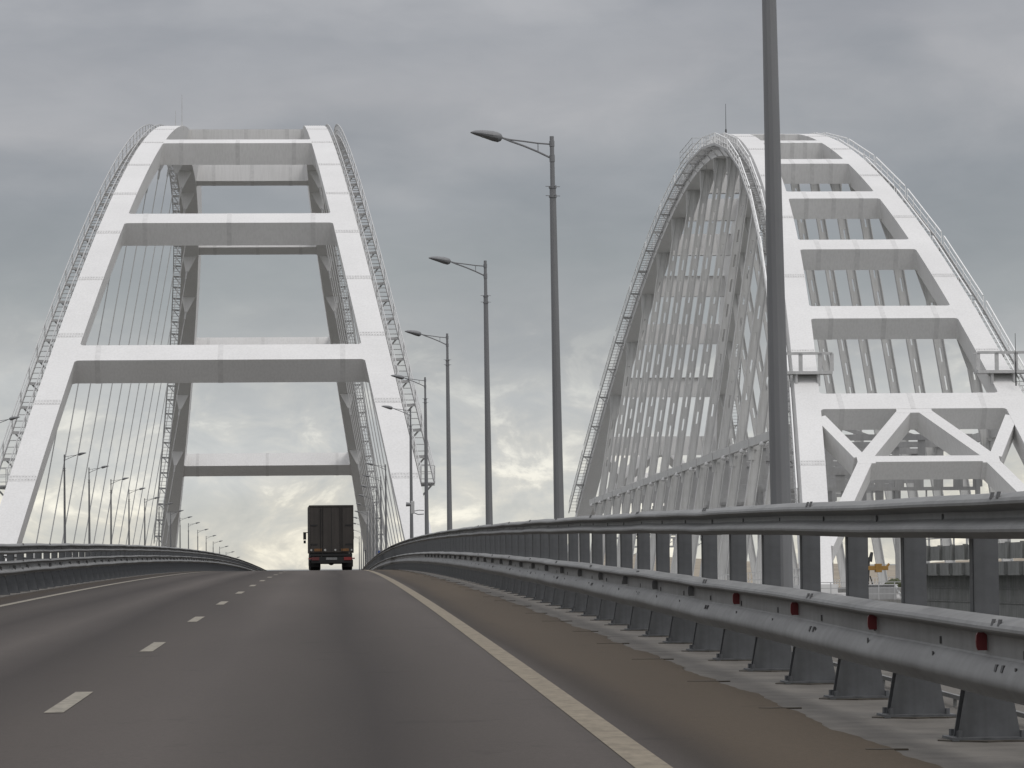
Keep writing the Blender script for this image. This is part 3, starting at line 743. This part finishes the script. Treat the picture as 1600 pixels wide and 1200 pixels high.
for s_ in (-1,1):
    mb=MB(); mb.box(s_*.93-.22,s_*.93+.22,.01,.06,.58,.76); mb.build('tail_light',M['tlight'] if s_>0 else M['tdim'],tk)
    mb=MB(); mb.tube([(s_*1.16,.1,.68),(s_*1.34,.1,.68)],[.03,.04],8); mb.build('side_marker',M['tlight'],tk)
    mb=MB(); mb.box(s_*.95-.3,s_*.95+.3,.45,.48,.2,.6); mb.build('mudflap',M['tyre'],tk)
    for yy in (1.2,7.9):
        mb=MB(); x0=s_*.62 if yy<2 else s_*.88; x1=s_*1.22
        secs=[]
        for x,rr_ in ((x0,.40),(x0+s_*.03,.48),(x1-s_*.03,.48),(x1,.40)):
            secs.append([(x,yy+rr_*math.cos(a),.48+rr_*math.sin(a)) for a in [2*math.pi*k/24 for k in range(24)]])
        mb.loft(secs); w=mb.build('wheel',M['tyre'],tk)
        mb=MB(); mb.tube([(x1-s_*.02,yy,.48),(x1+s_*.02,yy,.48)],[.27,.2],16); mb.build('rim',M['chrome'],w)
mb=MB(); mb.box(-.32,.32,.035,.055,.6,.74); mb.build('number_plate',M['plate'],tk)
mb=MB(); mb.box(-.7,.7,1.05,1.35,.36,.6); mb.tube([(0,1.2,.48),(0,1.9,.55)],.2,10); mb.build('rear_axle',M['tk_frame'],tk)
mb=MB(); mb.loft([[(-1.2,7.5,.6),(1.2,7.5,.6),(1.2,7.5,2.9),(-1.2,7.5,2.9)],[(-1.2,9.4,.5),(1.2,9.4,.5),(1.2,9.4,1.9),(-1.2,9.4,1.9)]]); mb.build('cab',M['tk_box'],tk,bevel=.08)
for s_ in (-1,1):
    mb=MB(); mb.bar((s_*1.15,8.9,2.3),(s_*1.45,8.9,2.25),.05,.05); mb.box(s_*1.44-.09,s_*1.44+.09,8.85,9.0,1.85,2.3); mb.box(s_*1.44-.07,s_*1.44+.07,8.85,9.0,1.62,1.8); mb.build('wing_mirror',M['tk_frame'],tk)

# ------------------------------------------------------------------ sea and far shore
M['sea']=mat('sea_water',(.16,.165,.155),.35,0,.2,.02,bump=.25,stretch=(1,1,1))
mb=MB(); mb.face([mb.vert(p) for p in ((-22000,-3000,-39),(22000,-3000,-39),(22000,30000,-39),(-22000,30000,-39))]); tag(mb.build('sea',M['sea'],normals=False),kind='structure')
M['shore']=mat('dry_shore',(.36,.31,.24),.95,0,.4,.01)
mb=MB(); nx=60
rows=[]
for j,(yy,hs) in enumerate(((2200,0),(2600,5),(3600,14),(5200,38),(7500,70),(9500,40))):
    rows.append([mb.vert((200+i*90,yy+60*math.sin(i*.7+j),-39.2+hs*(.45+.3*math.sin(i*.33+j*1.7)+.25*math.sin(i*.81+j)))) for i in range(nx)])
for a,b in zip(rows,rows[1:]):
    for i in range(nx-1): mb.face([a[i],a[i+1],b[i+1],b[i]],0,True)
tag(mb.build('far_shore',M['shore'],normals=False),kind='structure')

# ------------------------------------------------------------------ sky and light
w=bpy.data.worlds.new('World'); SC.world=w; w.use_nodes=True; nt=w.node_tree; N=nt.nodes; L=nt.links
bg=N['Background']; STR=.1; bg.inputs['Strength'].default_value=STR
SUN_EL,SUN_AZ=R(57),R(140)   # azimuth clockwise from +Y: behind the camera, to the right
sky=N.new('ShaderNodeTexSky'); sky.sky_type='NISHITA'; sky.sun_disc=False; sky.sun_elevation=SUN_EL; sky.sun_rotation=SUN_AZ; sky.dust_density=3; sky.air_density=1.5
tc=N.new('ShaderNodeTexCoord'); sep=N.new('ShaderNodeSeparateXYZ'); L.new(tc.outputs['Generated'],sep.inputs[0])
def noise(scale,sx,sz,det=7,rough=.55,dist=.0,off=(0,0,0)):
    mp=N.new('ShaderNodeMapping'); mp.inputs['Scale'].default_value=(sx,1,sz); mp.inputs['Location'].default_value=off; L.new(tc.outputs['Generated'],mp.inputs['Vector'])
    n=N.new('ShaderNodeTexNoise'); n.inputs['Scale'].default_value=scale; n.inputs['Detail'].default_value=det; n.inputs['Roughness'].default_value=rough; n.inputs['Distortion'].default_value=dist
    L.new(mp.outputs['Vector'],n.inputs['Vector']); return n.outputs['Fac']
def math_(op,a,b=None,c=None):
    n=N.new('ShaderNodeMath'); n.operation=op
    for i,v in enumerate((a,b,c)):
        if v is None: continue
        if isinstance(v,(int,float)): n.inputs[i].default_value=v
        else: L.new(v,n.inputs[i])
    return n.outputs[0]
def ramp(fac,stops):
    r=N.new('ShaderNodeValToRGB'); e=r.color_ramp.elements
    e[0].position,e[0].color=stops[0][0],(*stops[0][1],1); e[1].position,e[1].color=stops[-1][0],(*stops[-1][1],1)
    for p,c in stops[1:-1]:
        q=e.new(p); q.color=(*c,1)
    L.new(fac,r.inputs['Fac']); return r.outputs['Color']
z=sep.outputs['Z']
n_big=noise(4.5,1,3.4,5,.45,.2,(3.4,0,1.2)); n_mid=noise(10,1,2.5,6,.46,.25,(1.7,0,.4)); n_small=noise(30,1,2.6,7,.58,.4,(0,0,.7)); n_puff=noise(38,1,1.7,8,.6,.5,(.6,0,.2))
zz=math_('ADD',z,math_('MULTIPLY',math_('SUBTRACT',n_mid,.5),.06))
zz=math_('ADD',zz,math_('MULTIPLY',math_('SUBTRACT',n_big,.5),.06))
zr=math_('MULTIPLY',zz,4.0)
base=ramp(zr,[(0,(.71,.69,.625)),(.05,(.69,.68,.63)),(.12,(.655,.66,.645)),(.20,(.57,.585,.59)),(.27,(.44,.457,.472)),(.36,(.345,.37,.39)),(.47,(.315,.335,.365)),(.57,(.40,.405,.43)),(.66,(.36,.37,.40)),(.74,(.44,.445,.47)),(1,(.55,.55,.57))])
md=ramp(n_mid,[(.3,(.85,.86,.88)),(.5,(1,1,1)),(.7,(1.13,1.125,1.11))])
def mul(a,b,f=1):
    m=N.new('ShaderNodeMix'); m.data_type='RGBA'; m.blend_type='MULTIPLY'; L.new(a,m.inputs[6]); L.new(b,m.inputs[7])
    if isinstance(f,(int,float)): m.inputs[0].default_value=f
    else: L.new(f,m.inputs[0])
    return m.outputs[2]
c=mul(base,md)
sm=ramp(n_small,[(.32,(.955,.96,.965)),(.68,(1.045,1.04,1.035))]); c=mul(c,sm)
# heaped clouds with bright breaks low over the horizon
low=N.new('ShaderNodeMapRange'); low.inputs[1].default_value=.085; low.inputs[2].default_value=.03; L.new(z,low.inputs[0])
pf=ramp(n_puff,[(.30,(.80,.83,.86)),(.46,(.93,.945,.955)),(.55,(1.07,1.06,1.03)),(.64,(1.46,1.42,1.32))]); c=mul(c,pf,low.outputs[0])
# upper dome brighter (thick bright overcast overhead)
up=N.new('ShaderNodeMapRange'); up.inputs[1].default_value=.18; up.inputs[2].default_value=.75; up.inputs[3].default_value=1; up.inputs[4].default_value=1.7; L.new(z,up.inputs[0])
vm=N.new('ShaderNodeVectorMath'); vm.operation='SCALE'; L.new(c,vm.inputs[0]); L.new(math_('MULTIPLY',up.outputs[0],1/STR),vm.inputs['Scale'])
mx=N.new('ShaderNodeMix'); mx.data_type='RGBA'; mx.inputs[0].default_value=.93; L.new(sky.outputs['Color'],mx.inputs[6]); L.new(vm.outputs[0],mx.inputs[7])
L.new(mx.outputs[2],bg.inputs['Color'])
sl=bpy.data.lights.new('sun','SUN'); sl.energy=.9; sl.angle=R(25); sl.color=(1,.97,.93)
so=bpy.data.objects.new('sun',sl); COL.objects.link(so)
d=Vector((math.sin(SUN_AZ)*math.cos(SUN_EL),math.cos(SUN_AZ)*math.cos(SUN_EL),math.sin(SUN_EL)))
so.rotation_euler=d.to_track_quat('Z','Y').to_euler(); so.location=(0,-20,60)
SC.view_settings.view_transform='Standard'; SC.view_settings.look='None'; SC.view_settings.exposure=0; SC.view_settings.gamma=1
SC.render.engine='CYCLES'
try: SC.cycles.use_denoising=True
except Exception: pass
